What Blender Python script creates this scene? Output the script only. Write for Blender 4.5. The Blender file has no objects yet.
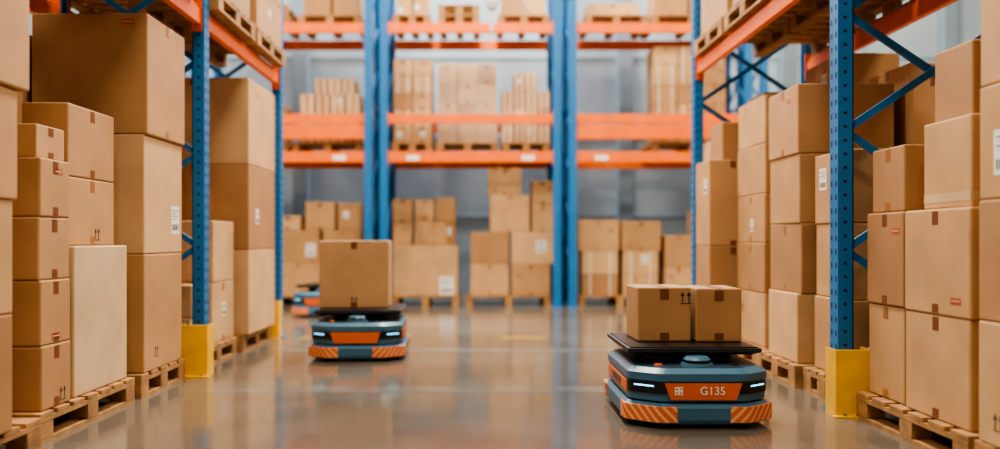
import bpy, bmesh, math, random
from mathutils import Vector, Matrix
random.seed(7)
C = bpy.context.scene.collection

def lin(c):
    r=[]
    for v in c:
        v=v/255.0
        r.append(v/12.92 if v<=0.04045 else ((v+0.055)/1.055)**2.4)
    return (r[0],r[1],r[2],1.0)

# ------------------------------------------------------------ materials
def new_mat(name):
    m=bpy.data.materials.new(name); m.use_nodes=True
    nt=m.node_tree; b=nt.nodes['Principled BSDF']
    return m,nt,b

def simple(name,col,rough=0.5,metal=0.0,noise=0.08,scale=12,bump=0.0,emit=None,es=0):
    m,nt,b=new_mat(name)
    tc=nt.nodes.new('ShaderNodeTexCoord')
    nz=nt.nodes.new('ShaderNodeTexNoise'); nz.inputs['Scale'].default_value=scale; nz.inputs['Detail'].default_value=4
    nt.links.new(tc.outputs['Object'],nz.inputs['Vector'])
    rp=nt.nodes.new('ShaderNodeValToRGB')
    c=lin(col)
    rp.color_ramp.elements[0].position=0.3; rp.color_ramp.elements[1].position=0.7
    rp.color_ramp.elements[0].color=(c[0]*(1-noise*1.6),c[1]*(1-noise*1.6),c[2]*(1-noise*1.6),1)
    rp.color_ramp.elements[1].color=(min(1,c[0]*(1+noise)),min(1,c[1]*(1+noise)),min(1,c[2]*(1+noise)),1)
    nt.links.new(nz.outputs['Fac'],rp.inputs['Fac'])
    nt.links.new(rp.outputs['Color'],b.inputs['Base Color'])
    b.inputs['Roughness'].default_value=rough; b.inputs['Metallic'].default_value=metal
    if bump>0:
        bp=nt.nodes.new('ShaderNodeBump'); bp.inputs['Strength'].default_value=bump; bp.inputs['Distance'].default_value=0.01
        nt.links.new(nz.outputs['Fac'],bp.inputs['Height']); nt.links.new(bp.outputs['Normal'],b.inputs['Normal'])
    if emit:
        b.inputs['Emission Color'].default_value=lin(emit); b.inputs['Emission Strength'].default_value=es
    return m

def cardboard(name,cols,rough=0.7):
    m,nt,b=new_mat(name)
    oi=nt.nodes.new('ShaderNodeObjectInfo')
    rp=nt.nodes.new('ShaderNodeValToRGB')
    el=rp.color_ramp.elements
    while len(el)<len(cols): el.new(0.5)
    for i,c in enumerate(cols):
        el[i].position=i/(len(cols)-1); el[i].color=lin(c)
    nt.links.new(oi.outputs['Random'],rp.inputs['Fac'])
    tc=nt.nodes.new('ShaderNodeTexCoord')
    nz=nt.nodes.new('ShaderNodeTexNoise'); nz.inputs['Scale'].default_value=3.5; nz.inputs['Detail'].default_value=7
    nt.links.new(tc.outputs['Object'],nz.inputs['Vector'])
    mx=nt.nodes.new('ShaderNodeMix'); mx.data_type='RGBA'; mx.blend_type='MULTIPLY'; mx.inputs[0].default_value=0.85
    r2=nt.nodes.new('ShaderNodeValToRGB'); r2.color_ramp.elements[0].position=0.3; r2.color_ramp.elements[1].position=0.65
    r2.color_ramp.elements[0].color=(0.78,0.76,0.74,1); r2.color_ramp.elements[1].color=(1,1,1,1)
    nt.links.new(nz.outputs['Fac'],r2.inputs['Fac'])
    nt.links.new(rp.outputs['Color'],mx.inputs[6]); nt.links.new(r2.outputs['Color'],mx.inputs[7])
    nt.links.new(mx.outputs[2],b.inputs['Base Color'])
    wv=nt.nodes.new('ShaderNodeTexNoise'); wv.inputs['Scale'].default_value=30
    m2=nt.nodes.new('ShaderNodeMapping'); m2.inputs['Scale'].default_value=(1,1,0.08)
    nt.links.new(tc.outputs['Object'],m2.inputs['Vector']); nt.links.new(m2.outputs['Vector'],wv.inputs['Vector'])
    bp=nt.nodes.new('ShaderNodeBump'); bp.inputs['Strength'].default_value=0.22; bp.inputs['Distance'].default_value=0.006
    nt.links.new(wv.outputs['Fac'],bp.inputs['Height']); nt.links.new(bp.outputs['Normal'],b.inputs['Normal'])
    b.inputs['Roughness'].default_value=rough
    return m

M={}
M['card']=cardboard('cardboard',[(172,128,82),(194,152,106),(158,114,72),(184,140,94),(200,160,114),(166,122,78),(190,148,100)])
M['card_pale']=cardboard('cardboard_pale',[(200,172,134),(194,164,124)])
M['tape']=simple('packing_tape',(150,100,58),0.35)
M['tape_dark']=simple('brown_tape',(112,66,36),0.35)
M['label']=simple('paper_label',(225,222,215),0.6,noise=0.03)
M['ink']=simple('black_ink',(45,38,34),0.7)
M['red']=simple('red_print',(170,72,48),0.6)
M['seam']=simple('flap_seam',(96,66,42),0.9)
M['wood']=simple('pallet_wood',(156,114,68),0.8,noise=0.28,scale=9,bump=0.2)
M['blue']=simple('rack_blue_paint',(24,106,166),0.4,noise=0.07,scale=6)
M['hole']=simple('slot_dark',(10,28,52),0.8)
M['orange']=simple('rack_orange_paint',(232,104,8),0.42,noise=0.07,scale=5)
M['galv']=simple('galvanised_steel',(150,152,155),0.4,metal=0.8)
M['yellow']=simple('guard_yellow',(234,178,22),0.45,noise=0.1,scale=8)
M['rb_blue']=simple('robot_blue',(58,102,128),0.32,noise=0.03)
M['rb_dark']=simple('robot_dark_blue',(28,50,68),0.4,noise=0.03)
M['rb_orange']=simple('robot_orange',(214,100,40),0.4,noise=0.03)
M['black']=simple('black_plastic',(14,15,18),0.3,noise=0.03)
M['rubber']=simple('plate_rubber',(26,27,31),0.5,noise=0.06)
M['led']=simple('led_cyan',(190,245,255),0.3,emit=(90,215,255),es=3.5)
M['white']=simple('white_marking',(240,236,228),0.5,noise=0.02)
M['lamp']=simple('added_lamp_diffuser',(255,250,240),0.5,emit=(255,244,225),es=6)
M['steel_white']=simple('white_steel',(215,215,212),0.5)
def mth(nt,op,a,bv):
    n=nt.nodes.new('ShaderNodeMath'); n.operation=op
    for i,v in enumerate((a,bv)):
        if v is None: continue
        if isinstance(v,(int,float)): n.inputs[i].default_value=v
        else: nt.links.new(v,n.inputs[i])
    return n.outputs[0]
m,nt,b=new_mat('hazard_stripes')
tc=nt.nodes.new('ShaderNodeTexCoord'); sp=nt.nodes.new('ShaderNodeSeparateXYZ')
nt.links.new(tc.outputs['Object'],sp.inputs[0])
ab=mth(nt,'ABSOLUTE',sp.outputs['X'],None)
s1=mth(nt,'SUBTRACT',ab,sp.outputs['Z'])
s2=mth(nt,'MULTIPLY',mth(nt,'ADD',s1,mth(nt,'MULTIPLY',sp.outputs['Y'],0.6)),2*math.pi/0.052)
s3=mth(nt,'GREATER_THAN',mth(nt,'SINE',s2,None),0.35)
mx=nt.nodes.new('ShaderNodeMix'); mx.data_type='RGBA'
nt.links.new(s3,mx.inputs[0]); mx.inputs[6].default_value=lin((216,100,38)); mx.inputs[7].default_value=lin((232,174,126))
nt.links.new(mx.outputs[2],b.inputs['Base Color']); b.inputs['Roughness'].default_value=0.4
M['hazard']=m
m,nt,b=new_mat('polished_concrete')
tc=nt.nodes.new('ShaderNodeTexCoord')
n1=nt.nodes.new('ShaderNodeTexNoise'); n1.inputs['Scale'].default_value=0.7; n1.inputs['Detail'].default_value=8; n1.inputs['Roughness'].default_value=0.6
nt.links.new(tc.outputs['Object'],n1.inputs['Vector'])
r=nt.nodes.new('ShaderNodeValToRGB'); r.color_ramp.elements[0].position=0.32; r.color_ramp.elements[1].position=0.7
r.color_ramp.elements[0].color=lin((84,76,67)); r.color_ramp.elements[1].color=lin((112,103,92))
nt.links.new(n1.outputs['Fac'],r.inputs['Fac']); nt.links.new(r.outputs['Color'],b.inputs['Base Color'])
n2=nt.nodes.new('ShaderNodeTexNoise'); n2.inputs['Scale'].default_value=1.8; n2.inputs['Detail'].default_value=6
nt.links.new(tc.outputs['Object'],n2.inputs['Vector'])
mr=nt.nodes.new('ShaderNodeMapRange'); mr.inputs[1].default_value=0.3; mr.inputs[2].default_value=0.7; mr.inputs[3].default_value=0.08; mr.inputs[4].default_value=0.17
nt.links.new(n2.outputs['Fac'],mr.inputs[0]); nt.links.new(mr.outputs[0],b.inputs['Roughness'])
b.inputs['IOR'].default_value=1.95
M['floor']=m
M['floorglare']=simple('painted_floor_glare',(108,104,98),0.16,noise=0.2,scale=3)  # reflected light bands painted as a paler floor colour
M['flooryellow']=simple('worn_yellow_paint',(138,114,62),0.2,noise=0.15,scale=5)
M['wall']=simple('wall_panel',(144,160,172),0.8,noise=0.07,scale=1.2)
M['wallcol']=simple('wall_column_grey',(106,122,134),0.7,noise=0.05,scale=2)
M['ceil']=simple('ceiling_panel',(190,190,188),0.8,noise=0.03,scale=2)
m,nt,b=new_mat('stretch_film')
tc=nt.nodes.new('ShaderNodeTexCoord'); nz=nt.nodes.new('ShaderNodeTexNoise'); nz.inputs['Scale'].default_value=9
nt.links.new(tc.outputs['Object'],nz.inputs['Vector'])
b.inputs['Base Color'].default_value=(0.8,0.8,0.8,1); b.inputs['Roughness'].default_value=0.2
mr=nt.nodes.new('ShaderNodeMapRange'); mr.inputs[3].default_value=0.02; mr.inputs[4].default_value=0.25
nt.links.new(nz.outputs['Fac'],mr.inputs[0]); nt.links.new(mr.outputs[0],b.inputs['Alpha'])
M['film']=m

# ------------------------------------------------------------ mesh builder
class MB:
    def __init__(s): s.bm=bmesh.new(); s.mats=[]
    def mi(s,k):
        if k not in s.mats: s.mats.append(k)
        return s.mats.index(k)
    def box(s,x0,x1,y0,y1,z0,z1,mat,bev=0,seg=1):
        r=bmesh.ops.create_cube(s.bm,size=1.0)
        vs=r['verts']
        for v in vs:
            v.co=Vector(((x0+x1)/2+v.co.x*(x1-x0),(y0+y1)/2+v.co.y*(y1-y0),(z0+z1)/2+v.co.z*(z1-z0)))
        fs=set(f for v in vs for f in v.link_faces)
        i=s.mi(mat)
        for f in fs: f.material_index=i
        if bev>0:
            es=list(set(e for v in vs for e in v.link_edges))
            rr=bmesh.ops.bevel(s.bm,geom=es,offset=bev,segments=seg,affect='EDGES',profile=0.5)
            for f in rr['faces']: f.material_index=i
        return s
    def poly(s,pts,mat):
        vs=[s.bm.verts.new(p) for p in pts]
        f=s.bm.faces.new(vs); f.material_index=s.mi(mat); return f
    def prism(s,out0,out1,z0,z1,mat,caps=True):
        a=[s.bm.verts.new((x,y,z0)) for x,y in out0]; b=[s.bm.verts.new((x,y,z1)) for x,y in out1]
        i=s.mi(mat); n=len(a)
        for k in range(n):
            f=s.bm.faces.new((a[k],a[(k+1)%n],b[(k+1)%n],b[k])); f.material_index=i
        if caps:
            f=s.bm.faces.new(b); f.material_index=i
            f=s.bm.faces.new(a[::-1]); f.material_index=i
    def cyl(s,cx,cy,z0,z1,r0,r1,mat,n=32):
        o0=[(cx+r0*math.cos(2*math.pi*k/n),cy+r0*math.sin(2*math.pi*k/n)) for k in range(n)]
        o1=[(cx+r1*math.cos(2*math.pi*k/n),cy+r1*math.sin(2*math.pi*k/n)) for k in range(n)]
        s.prism(o0,o1,z0,z1,mat)
    def bar(s,p,q,w,t,mat):
        p=Vector(p);q=Vector(q); d=q-p; L=d.length; d.normalize()
        up=Vector((1,0,0)); side=d.cross(up).normalized()
        i=s.mi(mat); vs=[]
        for base in (p,q):
            for a,b2 in ((-1,-1),(1,-1),(1,1),(-1,1)):
                vs.append(s.bm.verts.new(base+side*a*w/2+up*b2*t/2))
        for fc in ((0,1,2,3),(7,6,5,4),(0,4,5,1),(1,5,6,2),(2,6,7,3),(3,7,4,0)):
            f=s.bm.faces.new([vs[k] for k in fc]); f.material_index=i
    def build(s,name,loc=(0,0,0),rz=0,parent=None):
        bmesh.ops.recalc_face_normals(s.bm,faces=s.bm.faces[:])
        me=bpy.data.meshes.new(name); s.bm.to_mesh(me); s.bm.free()
        for k in s.mats: me.materials.append(M[k])
        o=bpy.data.objects.new(name,me); C.objects.link(o)
        o.location=loc; o.rotation_euler=(0,0,rz)
        if parent: o.parent=parent
        return o

def empty(name,loc=(0,0,0),rz=0):
    e=bpy.data.objects.new(name,None); e.empty_display_size=0.2; C.objects.link(e); e.location=loc; e.rotation_euler=(0,0,rz); return e

# ------------------------------------------------------------ cardboard box
def plate(mb,face,w,d,h,u0,u1,v0,v1,mat,off=0.0012):
    t=off
    if face=='F': mb.box(u0,u1,-d/2-t,-d/2+0.0005,v0,v1,mat)
    elif face=='B': mb.box(u0,u1,d/2-0.0005,d/2+t,v0,v1,mat)
    elif face=='L': mb.box(-w/2-t,-w/2+0.0005,u0,u1,v0,v1,mat)
    elif face=='R': mb.box(w/2-0.0005,w/2+t,u0,u1,v0,v1,mat)

def arrow(mb,face,w,d,h,u,v,s):
    plate(mb,face,w,d,h,u-s*0.05,u+s*0.05,v,v+s*0.6,'ink')
    t=0.0014
    pts=[(u-s*0.22,v+s*0.6),(u+s*0.22,v+s*0.6),(u,v+s)]
    if face=='F': P=[(a,-d/2-t,b) for a,b in pts]
    elif face=='L': P=[(-w/2-t,a,b) for a,b in pts]
    else: P=[(w/2+t,a,b) for a,b in pts]
    mb.poly(P,'ink')

def carton(x0,x1,y0,y1,z0,z1,rz=0,tape=None,decor=(),mat='card',tm=None,parent=None,name='cardboard_box'):
    g=0.005
    w=x1-x0-2*g; d=y1-y0-2*g; h=z1-z0-0.001
    mb=MB(); b=min(0.009,h*0.04)
    mb.box(-w/2,w/2,-d/2,d/2,0,h,mat,bev=b,seg=2)
    if tape is None: tape=random.choice('XY')
    tm=tm or random.choice(['tape','tape','tape_dark'])
    tw=0.025; dr=min(0.07,h*0.3)
    if tape=='X':
        mb.box(-w/2,w/2,-0.002,0.002,h-0.0005,h+0.0003,'seam')
        mb.box(-w/2+b,w/2-b,-tw,tw,h-0.0005,h+0.0008,tm)
        for f in ('L','R'): plate(mb,f,w,d,h,-tw,tw,h-dr,h-b,tm); plate(mb,f,w,d,h,-tw,tw,b,dr*0.7,tm)
    elif tape=='Y':
        mb.box(-0.002,0.002,-d/2,d/2,h-0.0005,h+0.0003,'seam')
        mb.box(-tw,tw,-d/2+b,d/2-b,h-0.0005,h+0.0008,tm)
        for f in ('F','B'): plate(mb,f,w,d,h,-tw,tw,h-dr,h-b,tm); plate(mb,f,w,d,h,-tw,tw,b,dr*0.7,tm)
    elif tape=='band':
        for f,L in (('F',w),('B',w),('L',d),('R',d)):
            for k in (-0.28,0.28): plate(mb,f,w,d,h,k*L-0.006,k*L+0.006,0.004,h-0.004,'label')
    elif tape=='wide':
        for f,L in (('L',d),('R',d),('F',w)): plate(mb,f,w,d,h,-L/2+0.006,L/2-0.006,0.03,0.07,'card_pale')
    for it in decor:
        f=it[1]; L=w if f in 'FB' else d
        if it[0]=='label':
            u=it[2]*L; v=it[3]*h; a=it[4] if len(it)>4 else 0.1; a=min(a,L*0.3,h*0.3)
            plate(mb,f,w,d,h,u-a/2,u+a/2,v-a*0.65,v+a*0.65,'label')
            for k in range(4):
                plate(mb,f,w,d,h,u-a*0.4,u+a*(0.4-0.15*(k%2)),v+a*(0.42-k*0.13),v+a*(0.46-k*0.13),'ink',off=0.0018)
            for k in range(8):
                plate(mb,f,w,d,h,u-a*0.4+k*a*0.1,u-a*0.4+k*a*0.1+a*0.04*(1+k%2),v-a*0.5,v-a*0.2,'ink',off=0.0018)
        elif it[0]=='up':
            u=it[2]*L; v=it[3]*h; s=min(0.06,h*0.2)
            arrow(mb,f,w,d,h,u-s*0.3,v,s); arrow(mb,f,w,d,h,u+s*0.3,v,s)
            plate(mb,f,w,d,h,u-s*0.55,u+s*0.55,v-s*0.13,v-s*0.06,'ink')
        elif it[0]=='red':
            u=it[2]*L; v=it[3]*h
            plate(mb,f,w,d,h,u-0.04,u+0.04,v-0.015,v+0.015,'red')
            plate(mb,f,w,d,h,u-0.032,u+0.032,v-0.003,v+0.003,'card_pale',off=0.0018)
        elif it[0]=='handle':
            plate(mb,f,w,d,h,-0.045,0.045,h*0.66,h*0.66+0.028,'seam')
    return mb.build(name,((x0+x1)/2,(y0+y1)/2,z0),rz,parent)

def rdecor(face):
    d=[]; r=random.random()
    if r<0.16: d.append(('label',face,random.uniform(-0.25,0.25),random.uniform(0.35,0.65),random.uniform(0.07,0.11)))
    elif r<0.36: d.append(('up',face,random.choice([-0.3,0.3]),random.choice([0.12,0.6])))
    elif r<0.44: d.append(('red',face,random.uniform(-0.2,0.2),0.75))
    return d

def stack(x0,x1,y0,y1,zs,side='L',jit=0.012,rot=0.8,**kw):
    for i in range(len(zs)-1):
        dx=random.uniform(-jit,jit); dy=random.uniform(-jit,jit)*0.5
        carton(x0+dx,x1+dx,y0+dy,y1+dy,zs[i],zs[i+1],rz=math.radians(random.uniform(-rot,rot)),decor=rdecor(side)+(rdecor('F') if random.random()<0.3 else []),**kw)

# ------------------------------------------------------------ pallet
def pallet(x0,x1,y0,y1,z=0.0):
    mb=MB(); w=x1-x0; d=y1-y0
    n=max(5,int(d/0.15)); bw=d/n*0.78
    for k in range(n):
        c=-d/2+bw/2+(d-bw)*k/(n-1)
        mb.box(-w/2,w/2,c-bw/2,c+bw/2,0.122,0.143,'wood',bev=0.002)
    for c in (-w/2+0.05,0,w/2-0.05):
        mb.box(c-0.05,c+0.05,-d/2,d/2,0.1,0.1215,'wood')
        mb.box(c-0.05,c+0.05,-d/2,d/2,0,0.021,'wood')
        for e in (-d/2+0.06,0,d/2-0.06):
            mb.box(c-0.049,c+0.049,e-0.06+0.001,e+0.06-0.001,0.0215,0.0995,'wood',bev=0.002)
    return mb.build('wooden_pallet',((x0+x1)/2,(y0+y1)/2,z))

# ------------------------------------------------------------ rack parts
def upright(mb,cy,h,sgn,w=0.11,dp=0.085):
    t=0.006
    yo=cy+sgn*dp/2
    mb.box(-w/2,w/2,min(yo,yo-sgn*t),max(yo,yo-sgn*t),0.01,h,'blue')
    for sx in (-1,1):
        if sgn<0: mb.box(min(sx*w/2,sx*(w/2-t)),max(sx*w/2,sx*(w/2-t)),cy-dp/2+t,cy+dp/2,0.01,h,'blue')
        else: mb.box(min(sx*w/2,sx*(w/2-t)),max(sx*w/2,sx*(w/2-t)),cy-dp/2,cy+dp/2-t,0.01,h,'blue')
        yy=cy-sgn*dp/2
        mb.box(min(sx*w/2,sx*(w/2-0.025)),max(sx*w/2,sx*(w/2-0.025)),min(yy,yy+sgn*t),max(yy,yy+sgn*t),0.01,h,'blue')
    k=0.12
    while k<h-0.05:
        for hx in (-0.028,0.028):
            mb.box(hx-0.007,hx+0.007,yo-0.0012,yo+0.0012,k,k+0.03,'hole')
        for sx in (-1,1):
            mb.box(sx*w/2-0.0012,sx*w/2+0.0012,cy-0.012,cy+0.006,k+0.02,k+0.036,'hole')
        k+=0.075
    mb.box(-0.08,0.08,cy-0.07,cy+0.07,0,0.012,'blue')
    for bx in (-0.068,0.068):
        mb.cyl(bx,cy,0.012,0.03,0.009,0.009,'galv',8)

def frame(name,loc,rz,parent,h=5.2,depth=1.1):
    mb=MB()
    upright(mb,0.0425,h,-1); upright(mb,depth-0.0425,h,1)
    z=0.24
    while z+0.66<h:
        a=0.06; b=depth-0.06
        mb.bar((0.014,a,z),(0.014,b,z+0.66),0.04,0.02,'blue')
        mb.bar((-0.014,a,z+0.66),(-0.014,b,z),0.04,0.02,'blue')
        z+=0.66
    for z in (0.2,2.9,h-0.1): mb.bar((0.04,0.08,z),(0.04,depth-0.08,z),0.04,0.02,'blue')
    return mb.build(name,loc,rz,parent)

def beam(parent,p,q,z0,z1,name='beam',t=0.05,labels=()):
    p=Vector((p[0],p[1]));q=Vector((q[0],q[1])); L=(q-p).length; ang=math.atan2(q.y-p.y,q.x-p.x)
    mb=MB()
    mb.box(0.004,L-0.004,-t/2,t/2,z0,z1-0.03,'orange',bev=0.004)
    mb.box(0.004,L-0.004,-t/2,t/2-0.018,z1-0.03,z1,'orange',bev=0.002)
    for e in (0,L-0.006):
        mb.box(e,e+0.006,-t/2-0.012,t/2+0.012,z0-0.05,z1+0.04,'orange')
    for e in (0.03,L-0.03):
        mb.cyl(e,-t/2-0.01,(z0+z1)/2-0.012,(z0+z1)/2+0.012,0.008,0.008,'galv',8)
    for l in labels:
        mb.box(l-0.09,l+0.09,-t/2-0.002,-t/2+0.001,z0+(z1-z0)*0.2,z0+(z1-z0)*0.65,'label')
    return mb.build(name,(p.x,p.y,0),ang,parent)

# ------------------------------------------------------------ room
mb=MB(); mb.box(-9,9,-3,14,-0.1,0,'floor'); mb.build('floor')
mb=MB(); mb.box(-9,9,13.9,14.1,0,8,'wall')
z=1.3
while z<8:
    mb.box(-9,9,13.885,13.9,z,z+0.03,'wallcol'); z+=1.3
for x in (-8.1,-5.5,-2.9,2.35,5.0,7.6):
    mb.box(x-0.12,x+0.12,13.7,13.9,0,8,'wallcol',bev=0.01)
    mb.box(x+1.3-0.012,x+1.3+0.012,13.888,13.9,0,8,'wallcol')
mb.build('wall_back')
for s,n in ((-1,'wall_left'),(1,'wall_right')):
    mb=MB(); mb.box(min(s*9,s*9.2),max(s*9,s*9.2),-3,14.1,0,8,'wall')
    for y in range(-2,14,3): mb.box(min(s*8.8,s*9),max(s*8.8,s*9),y-0.12,y+0.12,0,8,'wallcol')
    mb.build(n)
mb=MB(); mb.box(-9.2,9.2,-3,14.1,8.0,8.1,'ceil')
for y in range(-2,14,3): mb.box(-9,9,y-0.1,y+0.1,7.7,8.0,'steel_white')
mb.build('ceiling')
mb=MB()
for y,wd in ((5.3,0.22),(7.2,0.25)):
    mb.box(-1.75,1.8,y,y+wd,0.0,0.0006,'floorglare')
for x0,x1,y in ((0.2,0.62,8.1),(-1.75,-1.2,8.1)):
    mb.box(x0,x1,y,y+0.3,0,0.0008,'flooryellow')
mb.build('floor_marks_and_glare')  # yellow markings together with the painted reflection strips

def lamp(x,y,e,z=7.3,sx=1.4,sy=0.5,col=(1,0.89,0.73)):
    mb=MB()
    mb.box(-sx/2-0.04,sx/2+0.04,-sy/2-0.04,sy/2+0.04,0.0,0.1,'steel_white',bev=0.01)
    mb.box(-sx/2,sx/2,-sy/2,sy/2,-0.006,0.0,'lamp')
    for k in (-sx/3,sx/3): mb.box(k-0.006,k+0.006,-0.006,0.006,0.1,8.0-z,'galv')
    o=mb.build('added_ceiling_lamp',(x,y,z))  # fixtures out of view, added to light the hall
    l=bpy.data.lights.new('added_lamp_light','AREA'); l.shape='RECTANGLE'; l.size=sx; l.size_y=sy; l.energy=e; l.color=col
    lo=bpy.data.objects.new('added_lamp_light',l); C.objects.link(lo); lo.parent=o; lo.location=(0,0,-0.03)
for y,e in ((-1.5,210),(2.2,210),(5.6,290),(8.6,450),(11.2,600)):
    lamp(0,y,e)
for y in (3.5,7.5,11.0):
    for x in (-5.4,5.4): lamp(x,y,400,col=(1,0.83,0.60))  # warm lamps added for a sunlike glow over the side racks
for x in (-3.2,0,3.2): lamp(x,13.4,400,sy=0.3,col=(0.95,0.97,1.0))  # added out of view to brighten the dark back wall

# ------------------------------------------------------------ racks
RL=empty('pallet_rack'); XL=-1.945
for y in (2.9,6.05,8.35):
    frame('frame',(XL,y,0),math.radians(90),RL)
RR=empty('pallet_rack'); XR=1.965
for y in (1.6,4.72,7.85):
    frame('frame',(XR,y,0),math.radians(-90),RR)
for (ya,yb) in ((2.96,5.99),(6.11,8.29)):
    for x in (XL-0.05,XL-1.05):
        beam(RL,(x,yb),(x,ya),2.47,2.61)
        beam(RL,(x,yb),(x,ya),4.1,4.24)
for (ya,yb) in ((1.66,4.66),(4.78,7.79)):
    for x in (XR+0.05,XR+1.05):
        beam(RR,(x,ya),(x,yb),2.47,2.61)
        beam(RR,(x,ya),(x,yb),4.1,4.24)
RB=empty('pallet_rack'); YB=12.0
fx=[-4.27,-4.05,-1.58,-1.36,1.09,1.31,3.8,4.02]
for x in fx: frame('frame',(x,YB,0),0,RB,h=5.6,depth=1.15)
for (xa,xb) in ((-3.99,-1.64),(-1.30,1.03),(1.37,3.74)):
    for y in (YB+0.04,YB+1.11):
        beam(RB,(xa,y),(xb,y),2.05,2.20,labels=(0.35,(xb-xa)-0.35) if y<12.5 else ())
        beam(RB,(xa,y),(xb,y),3.88,4.02)
        beam(RB,(xa,y),(xb,y),2.60,2.73)
    if xa!=-1.30: beam(RB,(xa,YB+0.04),(xb,YB+0.04),2.38,2.58,name='safety_beam')

def guard(x,y,hw=0.1):
    mb=MB(); h=0.36
    mb.box(-hw,hw,-0.008,0,0,h,'yellow',bev=0.002)
    mb.box(-hw,-hw+0.008,0,0.13,0,h,'yellow'); mb.box(hw-0.008,hw,0,0.13,0,h,'yellow')
    mb.box(-hw-0.02,hw+0.02,-0.05,-0.008,0,0.01,'yellow')
    for k in (-hw*.6,hw*.6): mb.cyl(k,-0.03,0.01,0.024,0.01,0.01,'galv',8)
    mb.build('post_guard',(x,y,0))
guard(-1.99,5.90); guard(-2.0,8.20,0.06); guard(2.01,4.57); guard(2.01,7.70)

# ------------------------------------------------------------ left row
P=0.144
pallet(-3.15,-1.99,2.85,3.86)
pallet(-3.15,-2.03,3.93,5.0)
pallet(-3.15,-2.02,5.07,5.82)
pallet(-3.15,-2.03,6.15,7.1)
pallet(-3.15,-2.0,7.18,8.12)
def zl(*a): return [P+0.0]+list(a)
carton(-2.5,-1.97,3.05,3.6,P,0.64,decor=[('up','R',0.2,0.6)])
carton(-2.5,-1.97,3.05,3.6,0.64,1.12,decor=[('label','R',0.1,0.5)])
carton(-2.5,-1.96,3.05,3.62,1.12,1.59,tape='X')
carton(-2.55,-1.94,3.0,3.68,1.59,2.15,tape='Y')
stack(-3.1,-2.58,2.95,3.75,zl(0.7,1.3,1.9),side='R')
zs=zl(0.45,0.76,1.06,1.34,1.48)
dec=[[('up','R',0.2,0.1)],[('red','R',0,0.12)],[],[('red','R',0.1,0.8)]]
for i in range(4):
    carton(-2.42,-2.05+random.uniform(-.006,.01),3.97,4.27,zs[i],zs[i+1],tape='X',tm='tape_dark',decor=dec[i],rz=math.radians(random.uniform(-1,1)))
carton(-2.42,-2.08,3.99,4.27,1.34,1.50,tape='X',tm='tape_dark',decor=[])
carton(-2.6,-2.06,4.32,4.98,P,0.92,mat='card_pale',tape='N',decor=[])
carton(-2.36,-2.11,4.36,4.92,0.92,1.28,tape='X',decor=[('up','R',0.1,0.1)]); carton(-2.36,-2.11,4.36,4.92,1.28,1.66,tape='X',tm='tape_dark',decor=[])
stack(-3.1,-2.63,4.0,4.9,zl(0.7,1.3,1.8),side='R')
for i,(a,b_) in enumerate(((P,0.865),(0.865,1.59),(1.59,2.32))):
    carton(-2.70-(.01 if i==2 else 0),-2.02+(.02 if i==2 else 0),5.12,5.78,a,b_,tape='Y' if i<2 else 'X',tm='tape',
           decor=[('up','R',-0.2,0.12)] if i==0 else ([('label','R',0.3,0.3,0.14)] if i==1 else [('red','F',0.33,0.93)]))
stack(-3.15,-2.74,5.12,5.78,zl(0.86,1.58,2.2),side='R')
stack(-2.6,-2.10,6.2,6.50,zl(0.38,0.62),side='R')
stack(-2.6,-2.06,6.54,7.12,zl(0.62,1.1),side='R',jit=0.006)
stack(-3.12,-2.64,6.2,7.1,zl(0.7,1.3,1.75),side='R')
for a,b_,dc in ((P,0.865,[]),(0.865,1.595,[('label','R',-.2,.4,.1)]),(1.595,2.33,[('red','R',-.2,.85)])):
    carton(-2.9,-1.955,7.2,8.12,a,b_,tape='Y',decor=dc)
for y0,y1 in ((3.05,3.95),(4.05,4.95),(5.02,5.85),(6.12,7.12),(7.2,8.2)):
    pallet(-3.1,-1.88,y0,y1,2.612)
for y0,y1,h in ((3.1,3.9,0.8),(4.1,4.9,0.7),(5.05,5.8,0.8),(6.16,7.05,0.7),(7.25,8.15,0.8)):
    z0=2.612+0.144
    for k in range(2): stack(-3.0+k*0.56,-2.46+k*0.56,y0,y1,[z0,z0+h/2,z0+h],side='R',jit=0.005,rot=0.3)

# ------------------------------------------------------------ right row
pallet(2.0,3.15,2.55,3.44); pallet(2.01,3.15,3.50,4.54)
pallet(2.06,3.2,4.86,5.42); pallet(2.02,3.2,5.46,6.22); pallet(2.05,3.2,6.29,7.07); pallet(1.93,3.1,7.12,7.67); pallet(2.05,3.2,7.98,8.85)
for a,b_,dc in ((P,0.63,[('up','L',0.3,0.15)]),(0.63,1.11,[]),(1.11,1.56,[('label','L',0.25,0.4,0.14)]),(1.56,2.1,[('red','L',0.2,0.3)])):
    carton(2.0+random.uniform(-.01,.01),2.6,2.75,3.42,a,b_,tape='X',decor=dc)
stack(2.65,3.1,2.7,3.4,zl(0.7,1.3,2.0),side='L')
carton(2.045,2.55,3.55,4.1,P,0.615,tape='X',tm='tape_dark',decor=[])
carton(2.04,2.55,3.54,4.1,0.615,1.09,tape='X',tm='tape_dark',decor=[('red','L',-0.3,0.15)])
carton(2.08,2.5,3.6,4.0,1.09,1.49,tape='wide',decor=[('label','F',0.2,0.25,0.08)])
carton(2.12,2.5,3.66,3.98,1.49,1.82,tape='Y',decor=[])
carton(2.06,2.52,4.13,4.52,P,0.62,tape='X',decor=[])
carton(2.05,2.52,4.12,4.52,0.62,1.09,tape='X',tm='tape_dark',decor=[('red','L',-0.3,0.8)])
carton(2.07,2.47,4.15,4.50,1.09,1.42,tape='X',decor=[])
stack(2.6,3.1,3.55,4.5,zl(0.75,1.35,1.9),side='L')
stack(2.13,2.68,4.9,5.4,zl(0.6,1.05,1.48),side='L')
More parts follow.
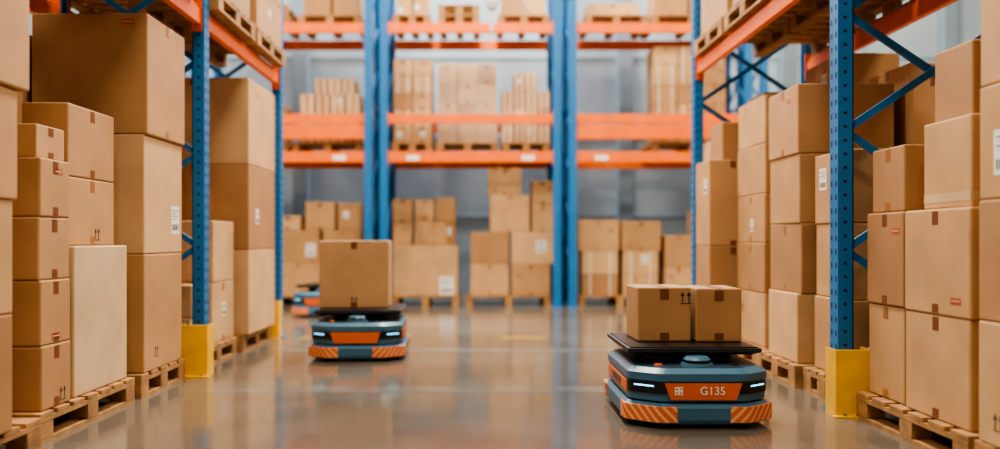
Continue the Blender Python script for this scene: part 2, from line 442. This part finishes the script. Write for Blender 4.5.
for i,(a,b_) in enumerate(((P,0.60),(0.60,1.06),(1.06,1.515),(1.515,1.97))):
    carton(2.07+random.uniform(-.012,.012),2.7,5.52,6.1,a,b_,tape='X' if i%2 else 'Y',tm='tape',decor=[('red','L',-0.2,0.8)] if i==3 else [],rz=math.radians(random.uniform(-1,1)))
stack(2.12,2.62,6.34,7.02,zl(0.55,0.93,1.3,1.68,2.04),side='L')
stack(2.74,3.15,4.9,5.38,zl(0.7,1.3,1.95),side='L')
stack(2.76,3.16,5.5,6.1,zl(0.75,1.4,2.1),side='L')
stack(2.68,3.14,6.34,7.02,zl(0.75,1.4,2.0,2.35),side='L')
for a,b_,dc in ((P,.5,[]),(.5,.9,[]),(.9,1.63,[('label','L',-.2,.7)])):
    carton(1.93,2.34,7.16,7.62,a,b_,tape='Y',tm='tape_dark',decor=dc)
carton(2.05,2.34,7.2,7.6,1.63,1.95,tape='Y')
stack(2.38,3.0,7.16,7.62,zl(0.8,1.5,2.2),side='L')
stack(2.2,3.1,8.02,8.7,zl(0.8,1.4,1.9),side='L')
for y0,y1 in ((1.8,2.7),(2.75,3.6),(3.68,4.6),(4.85,5.8),(5.86,6.8),(6.86,7.74)):
    pallet(1.95,3.12,y0,y1,2.612)
for y0,y1,h in ((1.85,2.65,0.8),(2.8,3.55,0.7),(3.7,4.55,0.8),(4.9,5.75,0.8),(5.9,6.75,0.6),(6.9,7.7,0.9)):
    z0=2.612+0.144
    for k in range(2): stack(2.0+k*0.56,2.54+k*0.56,y0,y1,[z0,z0+h/2,z0+h],side='L',jit=0.005,rot=0.3)

# ------------------------------------------------------------ back rack contents
def bk(x0,x1,z0,z1,y0=12.3,dp=0.55,**kw):
    if 'decor' not in kw: kw['decor']=rdecor('F')
    carton(x0,x1,y0,y0+dp,z0,z1,rz=math.radians(random.uniform(-.6,.6)),**kw)
for x0,x1 in ((-3.95,-3.02),(-2.98,-1.7),(-1.28,-0.3),(-0.2,1.02),(1.42,2.62),(2.68,3.7)):
    pallet(x0,x1,12.25,13.05)
for t in ((-3.9,-3.05,P,0.75),(-3.9,-3.05,.75,1.3),(-2.97,-2.32,P,.62),(-2.28,-1.72,P,.6),(-2.28,-1.72,.6,1.09),(-2.53,-2.1,1.09,1.5),(-2.06,-1.71,1.09,1.48),
          (-0.14,.42,P,.6),(.14,.72,1.06,1.6),(.115,.6,1.6,1.99),(.75,1.07,1.06,1.46),(.75,1.07,1.46,1.81),(.45,1.02,P,.6),
          (1.42,2.02,.79,1.24),(2.05,2.62,.79,1.22),(2.68,3.08,P,.55),(2.68,3.08,.55,1.02),(3.12,3.68,P,.8),(3.12,3.68,.8,1.4)):
    bk(*t,tape='Y')
bk(-2.97,-2.32,.62,1.09,decor=[('label','F',0.3,0.4,0.24)],tape='X')
bk(-.14,.42,.6,1.06,decor=[],tape='X')
bk(.45,1.08,.6,1.06,decor=[('label','F',0.2,0.55,0.24)],tape='X')
bk(-2.97,-2.6,1.09,1.3)
for t in ((1.48,2.0,P,.46),(1.48,2.0,.46,.79),(2.07,2.58,P,.46),(2.07,2.58,.46,.79)): bk(*t,tape='band')
bk(-1.27,-.32,P,.87,dp=0.72,decor=[('label','F',0.33,0.2,0.2)])
bk(-.87,-.48,.87,1.2,dp=0.25)
for t in ((-1.3,-1.0,.87,1.2),(-1.3,-1.0,1.2,1.56),(-.97,-.68,.87,1.25),(-.97,-.68,1.25,1.55),(-.66,-.36,.87,1.22),(-.66,-.36,1.22,1.58)): bk(*t,y0=12.6,dp=0.38)
S=2.202; T=S+0.144
for x0,x1 in ((-3.9,-2.75),(-2.68,-1.68),(-1.26,-.68),(-.62,.26),(.32,1.0),(2.45,3.6)):
    pallet(x0,x1,12.12,13.02,S)
for k in range(5):
    for j in range(2): bk(-1.25+j*.28,-.97+j*.28,T+k*.24,T+(k+1)*.24,y0=12.25,tape='band' if k%2 else 'Y')
for k in range(4):
    for j in range(3): bk(-.6+j*.28,-.32+j*.28,T+k*.285,T+(k+1)*.285,y0=12.25,dp=.6)
for k in range(3):
    for j in range(4): bk(.31+j*.175,.485+j*.175,T+k*.25,T+(k+1)*.25,y0=12.25,tape='band')
for j in range(2): bk(.48+j*.17,.65+j*.17,T+.75,T+1.02,y0=12.25,tape='band')
for k in range(3):
    for j in range(4): bk(-2.6+j*.22,-2.38+j*.22,T+k*.235,T+(k+1)*.235,y0=12.25,tape='band')
for j in range(3): bk(-2.4+j*.2,-2.2+j*.2,T+.705,T+.93,y0=12.25,tape='band')
for k in range(2): bk(-3.2,-2.82,T+k*.28,T+(k+1)*.28,y0=12.25)
for k in range(5):
    for j in range(3): bk(2.5+j*.35,2.85+j*.35,T+k*.28,T+(k+1)*.28,y0=12.25,tape=random.choice(['band','Y']))
S=4.022; T=S+0.144
for x0,x1,n in ((-1.25,-.7,1),(-.6,0.0,2),(.25,1.0,1),(-3.6,-2.75,2),(-2.6,-1.7,1),(1.5,2.4,1),(2.45,3.6,1)):
    for k in range(n): pallet(x0,x1,12.12,13.02,S+k*0.146)
for t in ((-1.2,-.98,T,T+.25),(-.97,-.75,T,T+.25),(-1.2,-.75,T+.25,T+.6),(.3,.62,T,T+.35),(.64,.95,T,T+.35),(-2.55,-2.15,T,T+.4),(-2.12,-1.75,T,T+.5),(1.55,2.3,T,T+.2),(2.5,3.0,T,T+.5),(3.02,3.5,T,T+.6)): bk(*t,y0=12.25)

mb=MB()
x0,x1,y0,y1=-.625,.265,12.225,12.87
for a,b_ in (((x0,y0),(x1,y0)),((x1,y0),(x1,y1)),((x1,y1),(x0,y1)),((x0,y1),(x0,y0))):
    mb.poly([(a[0],a[1],2.36),(b_[0],b_[1],2.36),(b_[0],b_[1],3.5),(a[0],a[1],3.5)],'film')
mb.build('stretch_wrap')

mb=MB()
mb.cyl(0,0,0.0,0.10,0.07,0.10,'steel_white',20); mb.cyl(0,0,0.10,0.22,0.10,0.03,'steel_white',20); mb.cyl(0,0,0.22,3.95,0.012,0.012,'galv',8)
mb.cyl(0,0,-0.3,0.0,0.025,0.035,'steel_white',12)
mb.build('white_pendant',(0.16,11.4,4.05))  # small white hanging object of unclear kind, its form invented

# ------------------------------------------------------------ robots
def octo(w,l,c,c2=None):
    c2=c2 or c; a=w/2;b=l/2
    pts=[(-a+c,-b),(a-c,-b),(a,-b+c2),(a,b-c2),(a-c,b),(-a+c,b),(-a,b-c2),(-a,-b+c2)]
    out=[]; n=len(pts)
    for i in range(n):
        p=Vector(pts[i]); q0=Vector(pts[i-1]); q1=Vector(pts[(i+1)%n])
        d0=(q0-p).normalized(); d1=(q1-p).normalized(); r=0.035
        A=p+d0*r; B=p+d1*r
        for k in range(5):
            t=k/4; v=(1-t)**2*A+2*t*(1-t)*p+t*t*B
            out.append((v.x,v.y))
    return out

def text(s,size,loc,rot,parent,mat):
    cu=bpy.data.curves.new('number','FONT'); cu.body=s; cu.size=size; cu.extrude=0.001; cu.align_x='CENTER'; cu.align_y='CENTER'
    t=bpy.data.objects.new('tmp',cu); C.objects.link(t)
    dg=bpy.context.evaluated_depsgraph_get()
    me=bpy.data.meshes.new_from_object(t.evaluated_get(dg)); bpy.data.objects.remove(t)
    o=bpy.data.objects.new('number_decal',me); C.objects.link(o); me.materials.clear(); me.materials.append(M[mat])
    o.location=loc; o.rotation_euler=rot; o.parent=parent
    return o

def robot(x,y,rz,num):
    R=empty('warehouse_robot',(x,y,0),rz)
    W,L=0.76,0.96
    mb=MB()
    mb.prism(octo(W-.03,L-.03,.15,.12),octo(W,L,.15,.12),0.022,0.045,'rb_blue')
    mb.prism(octo(W,L,.15,.12),octo(W,L,.15,.12),0.045,0.105,'rb_blue')
    mb.prism(octo(W,L,.15,.12),octo(W-.05,L-.05,.145,.115),0.105,0.125,'rb_blue')
    mb.build('skirt',parent=R)
    o=octo(W+.012,L+.012,.152,.122)
    i=octo(W-.02,L-.02,.15,.12)
    mb=MB()
    n=len(o)
    def ring(idx,z0,z1,mat,oo,ii):
        pts=[oo[k%n] for k in idx]; ip=[ii[k%n] for k in idx]
        e0=Vector(oo[(idx[0]-1)%n]); p0=Vector(pts[0]); ext=0.06
        e0d=(e0-p0).normalized()*min(ext,(e0-p0).length*0.8)
        pts=[tuple(p0+e0d)]+pts; ip=[tuple(Vector(ip[0])+e0d)]+ip
        e1=Vector(oo[(idx[-1]+1)%n]); p1=Vector(pts[-1]); e1d=(e1-p1).normalized()*min(ext,(e1-p1).length*0.8)
        pts=pts+[tuple(p1+e1d)]; ip=ip+[tuple(Vector(ip[-1])+e1d)]
        m_=mb.mi(mat)
        for k in range(len(pts)-1):
            a,b_,c,d=pts[k],pts[k+1],ip[k+1],ip[k]
            v=[mb.bm.verts.new((q[0],q[1],z)) for z in (z0,z1) for q in (a,b_,c,d)]
            for fc in ((0,1,5,4),(4,5,6,7),(3,2,1,0),(2,3,7,6)):
                f=mb.bm.faces.new([v[t] for t in fc]); f.material_index=m_
            if k==0: f=mb.bm.faces.new([v[t] for t in (0,4,7,3)]); f.material_index=m_
            if k==len(pts)-2: f=mb.bm.faces.new([v[t] for t in (1,2,6,5)]); f.material_index=m_
    for idx in (list(range(5,15)),list(range(35,40))+list(range(0,5)),list(range(15,25)),list(range(25,35))):
        ring(idx,0.035,0.112,'hazard',o,i)
    mb.build('corner_bumpers',parent=R)
    mb=MB()
    mb.prism(octo(W-.09,L-.09,.13,.11),octo(W-.09,L-.09,.13,.11),0.115,0.14,'rb_dark')
    mb.prism(octo(W-.05,L-.05,.14,.11),octo(W-.05,L-.05,.14,.11),0.136,0.232,'rb_blue')
    mb.prism(octo(W-.06,L-.06,.14,.11),octo(W-.06,L-.06,.14,.11),0.232,0.237,'black')
    mb.prism(octo(W-.035,L-.035,.14,.11),octo(W-.035,L-.035,.14,.11),0.237,0.275,'rb_blue')
    mb.prism(octo(W-.035,L-.035,.14,.11),octo(W-.10,L-.10,.13,.10),0.275,0.298,'rb_blue')
    mb.prism(octo(W-.13,L-.13,.13,.10),octo(W-.13,L-.13,.13,.10),0.297,0.300,'rb_dark')
    mb.build('body',parent=R)
    yf=-(L-.05)/2
    mb=MB()
    a=[(-.165,.145),(.165,.145),(.195,.228),(-.195,.228)]
    f0=[(p,yf-.012,q) for p,q in a]; b0=[(p,yf+.004,q) for p,q in a]
    mb.poly(f0,'rb_orange')
    for k in range(4): mb.poly([f0[k],f0[(k+1)%4],b0[(k+1)%4],b0[k]],'rb_orange')
    xs=(W-.05)/2
    for s in (-1,1):
        mb.box(min(s*(xs-.003),s*(xs+.008)),max(s*(xs-.003),s*(xs+.008)),-L/2+.17,L/2-.17,0.158,0.222,'rb_orange',bev=0.004)
        mb.box(min(s*(xs+.007),s*(xs+.010)),max(s*(xs+.007),s*(xs+.010)),-.13,.13,0.172,0.208,'black')
    mb.build('orange_panels',parent=R)
    mb=MB()
    oo=octo(W-.04,L-.04,.142,.112)
    n=len(oo)
    def ring2(idx,z0,z1,mat,e=0.0):
        m_=mb.mi(mat)
        for k in range(len(idx)-1):
            a_,b_=Vector(oo[idx[k]%n]),Vector(oo[idx[k+1]%n])
            if e: a_=a_*(1+e); b_=b_*(1+e)
            f=mb.bm.faces.new([mb.bm.verts.new(q) for q in ((a_.x,a_.y,z0),(b_.x,b_.y,z0),(b_.x,b_.y,z1),(a_.x,a_.y,z1))]); f.material_index=m_
            f=mb.bm.faces.new([mb.bm.verts.new(q) for q in ((a_.x,a_.y,z1),(b_.x,b_.y,z1),(b_.x*.95,b_.y*.95,z1),(a_.x*.95,a_.y*.95,z1))]); f.material_index=m_
            f=mb.bm.faces.new([mb.bm.verts.new(q) for q in ((a_.x*.95,a_.y*.95,z0),(b_.x*.95,b_.y*.95,z0),(b_.x,b_.y,z0),(a_.x,a_.y,z0))]); f.material_index=m_
    ring2(list(range(5,15)),0.172,0.228,'black'); ring2(list(range(35,40))+list(range(0,5)),0.172,0.228,'black')
    ring2([9,10],0.207,0.214,'led',0.004); ring2([39,0],0.207,0.214,'led',0.004)
    mb.build('sensor_windows',parent=R)
    if num:
        mb=MB(); mb.box(-.145,-.105,yf-.014,yf-.011,.170,.210,'white')
        for (p,q) in ((-.140,.176),(-.121,.176),(-.140,.195),(-.119,.197)): mb.box(p,p+.010,yf-.0155,yf-.0135,q,q+.009,'rb_orange')
        mb.build('code_plate',parent=R)
        text(num,0.058,(0.045,yf-.014,0.189),(math.radians(90),0,0),R,'white')
    mb=MB()
    ly=-L/2+.15
    mb.cyl(0,ly,0.299,0.315,0.085,0.08,'rb_blue'); mb.cyl(0,ly,0.315,0.332,0.06,0.06,'black'); mb.cyl(0,ly,0.332,0.347,0.07,0.055,'rb_blue')
    mb.cyl(0.2,ly+.0,0.299,0.308,0.022,0.02,'black',20); mb.cyl(-0.2,ly,0.299,0.308,0.022,0.02,'rb_orange',20)
    mb.build('lidar',parent=R)
    mb=MB()
    mb.box(-.22,.22,-.2,.32,0.299,0.335,'black',bev=.01)
    mb.cyl(0,.06,0.33,0.345,.2,.2,'galv')
    mb.build('lift_unit',parent=R)
    mb=MB()
    p0=[(-.31,-.25),(.31,-.25),(.31,.41),(-.31,.41)]; p1=[(-.35,-.29),(.35,-.29),(.35,.44),(-.35,.44)]
    mb.prism(p0,p1,0.345,0.362,'rubber'); mb.prism(p1,p1,0.362,0.382,'rubber')
    mb.box(-.335,.335,-.27,.42,0.3815,0.389,'black',bev=.002)
    mb.build('load_plate',parent=R)
    mb=MB()
    for sx in (-1,1):
        for yy in (-.3,.3): mb.box(sx*.25-.02,sx*.25+.02,yy-.03,yy+.03,0.0,0.05,'black',bev=.015,seg=3)
        mb.box(sx*.3-.025,sx*.3+.025,-.08,.08,0.0,0.1,'black',bev=.024,seg=3)
    mb.build('wheels',parent=R)
    return R
robot(1.125,4.74,math.radians(0),'G135')
robot(-0.99,7.1,math.radians(2),'')
robot(-1.95,10.95,math.radians(-4),'')
carton(.86,1.165,4.68,5.02,.39,.69,tape='Y',decor=[('up','F',.40,.72)],tm='tape_dark',rz=math.radians(1.5))
carton(1.185,1.445,4.66,5.02,.39,.685,tape='Y',decor=[],tm='tape_dark',rz=math.radians(-1.0))
carton(-1.335,-.755,7.0,7.4,.39,.945,tape='Y',decor=[('up','F',.0,.06)],rz=math.radians(2),tm='tape_dark')

# ------------------------------------------------------------ world, camera
w=bpy.data.worlds.new('World'); bpy.context.scene.world=w; w.use_nodes=True
bg=w.node_tree.nodes['Background']; bg.inputs['Color'].default_value=(1.0,0.87,0.68,1); bg.inputs['Strength'].default_value=0.27
cam=bpy.data.cameras.new('camera'); co=bpy.data.objects.new('camera',cam); C.objects.link(co)
co.location=(0,0,0.95); co.rotation_euler=(math.radians(90),0,0)
cam.sensor_width=36; cam.lens=30.6; cam.shift_x=0.02; cam.shift_y=0.0155
cam.dof.use_dof=True; cam.dof.focus_distance=4.5; cam.dof.aperture_fstop=0.68
cam.clip_start=0.05
bpy.context.scene.camera=co
vs=bpy.context.scene.view_settings
try:
    vs.view_transform='AgX'; vs.look='AgX - Medium High Contrast'; vs.exposure=-0.12
except Exception as e: print(e)
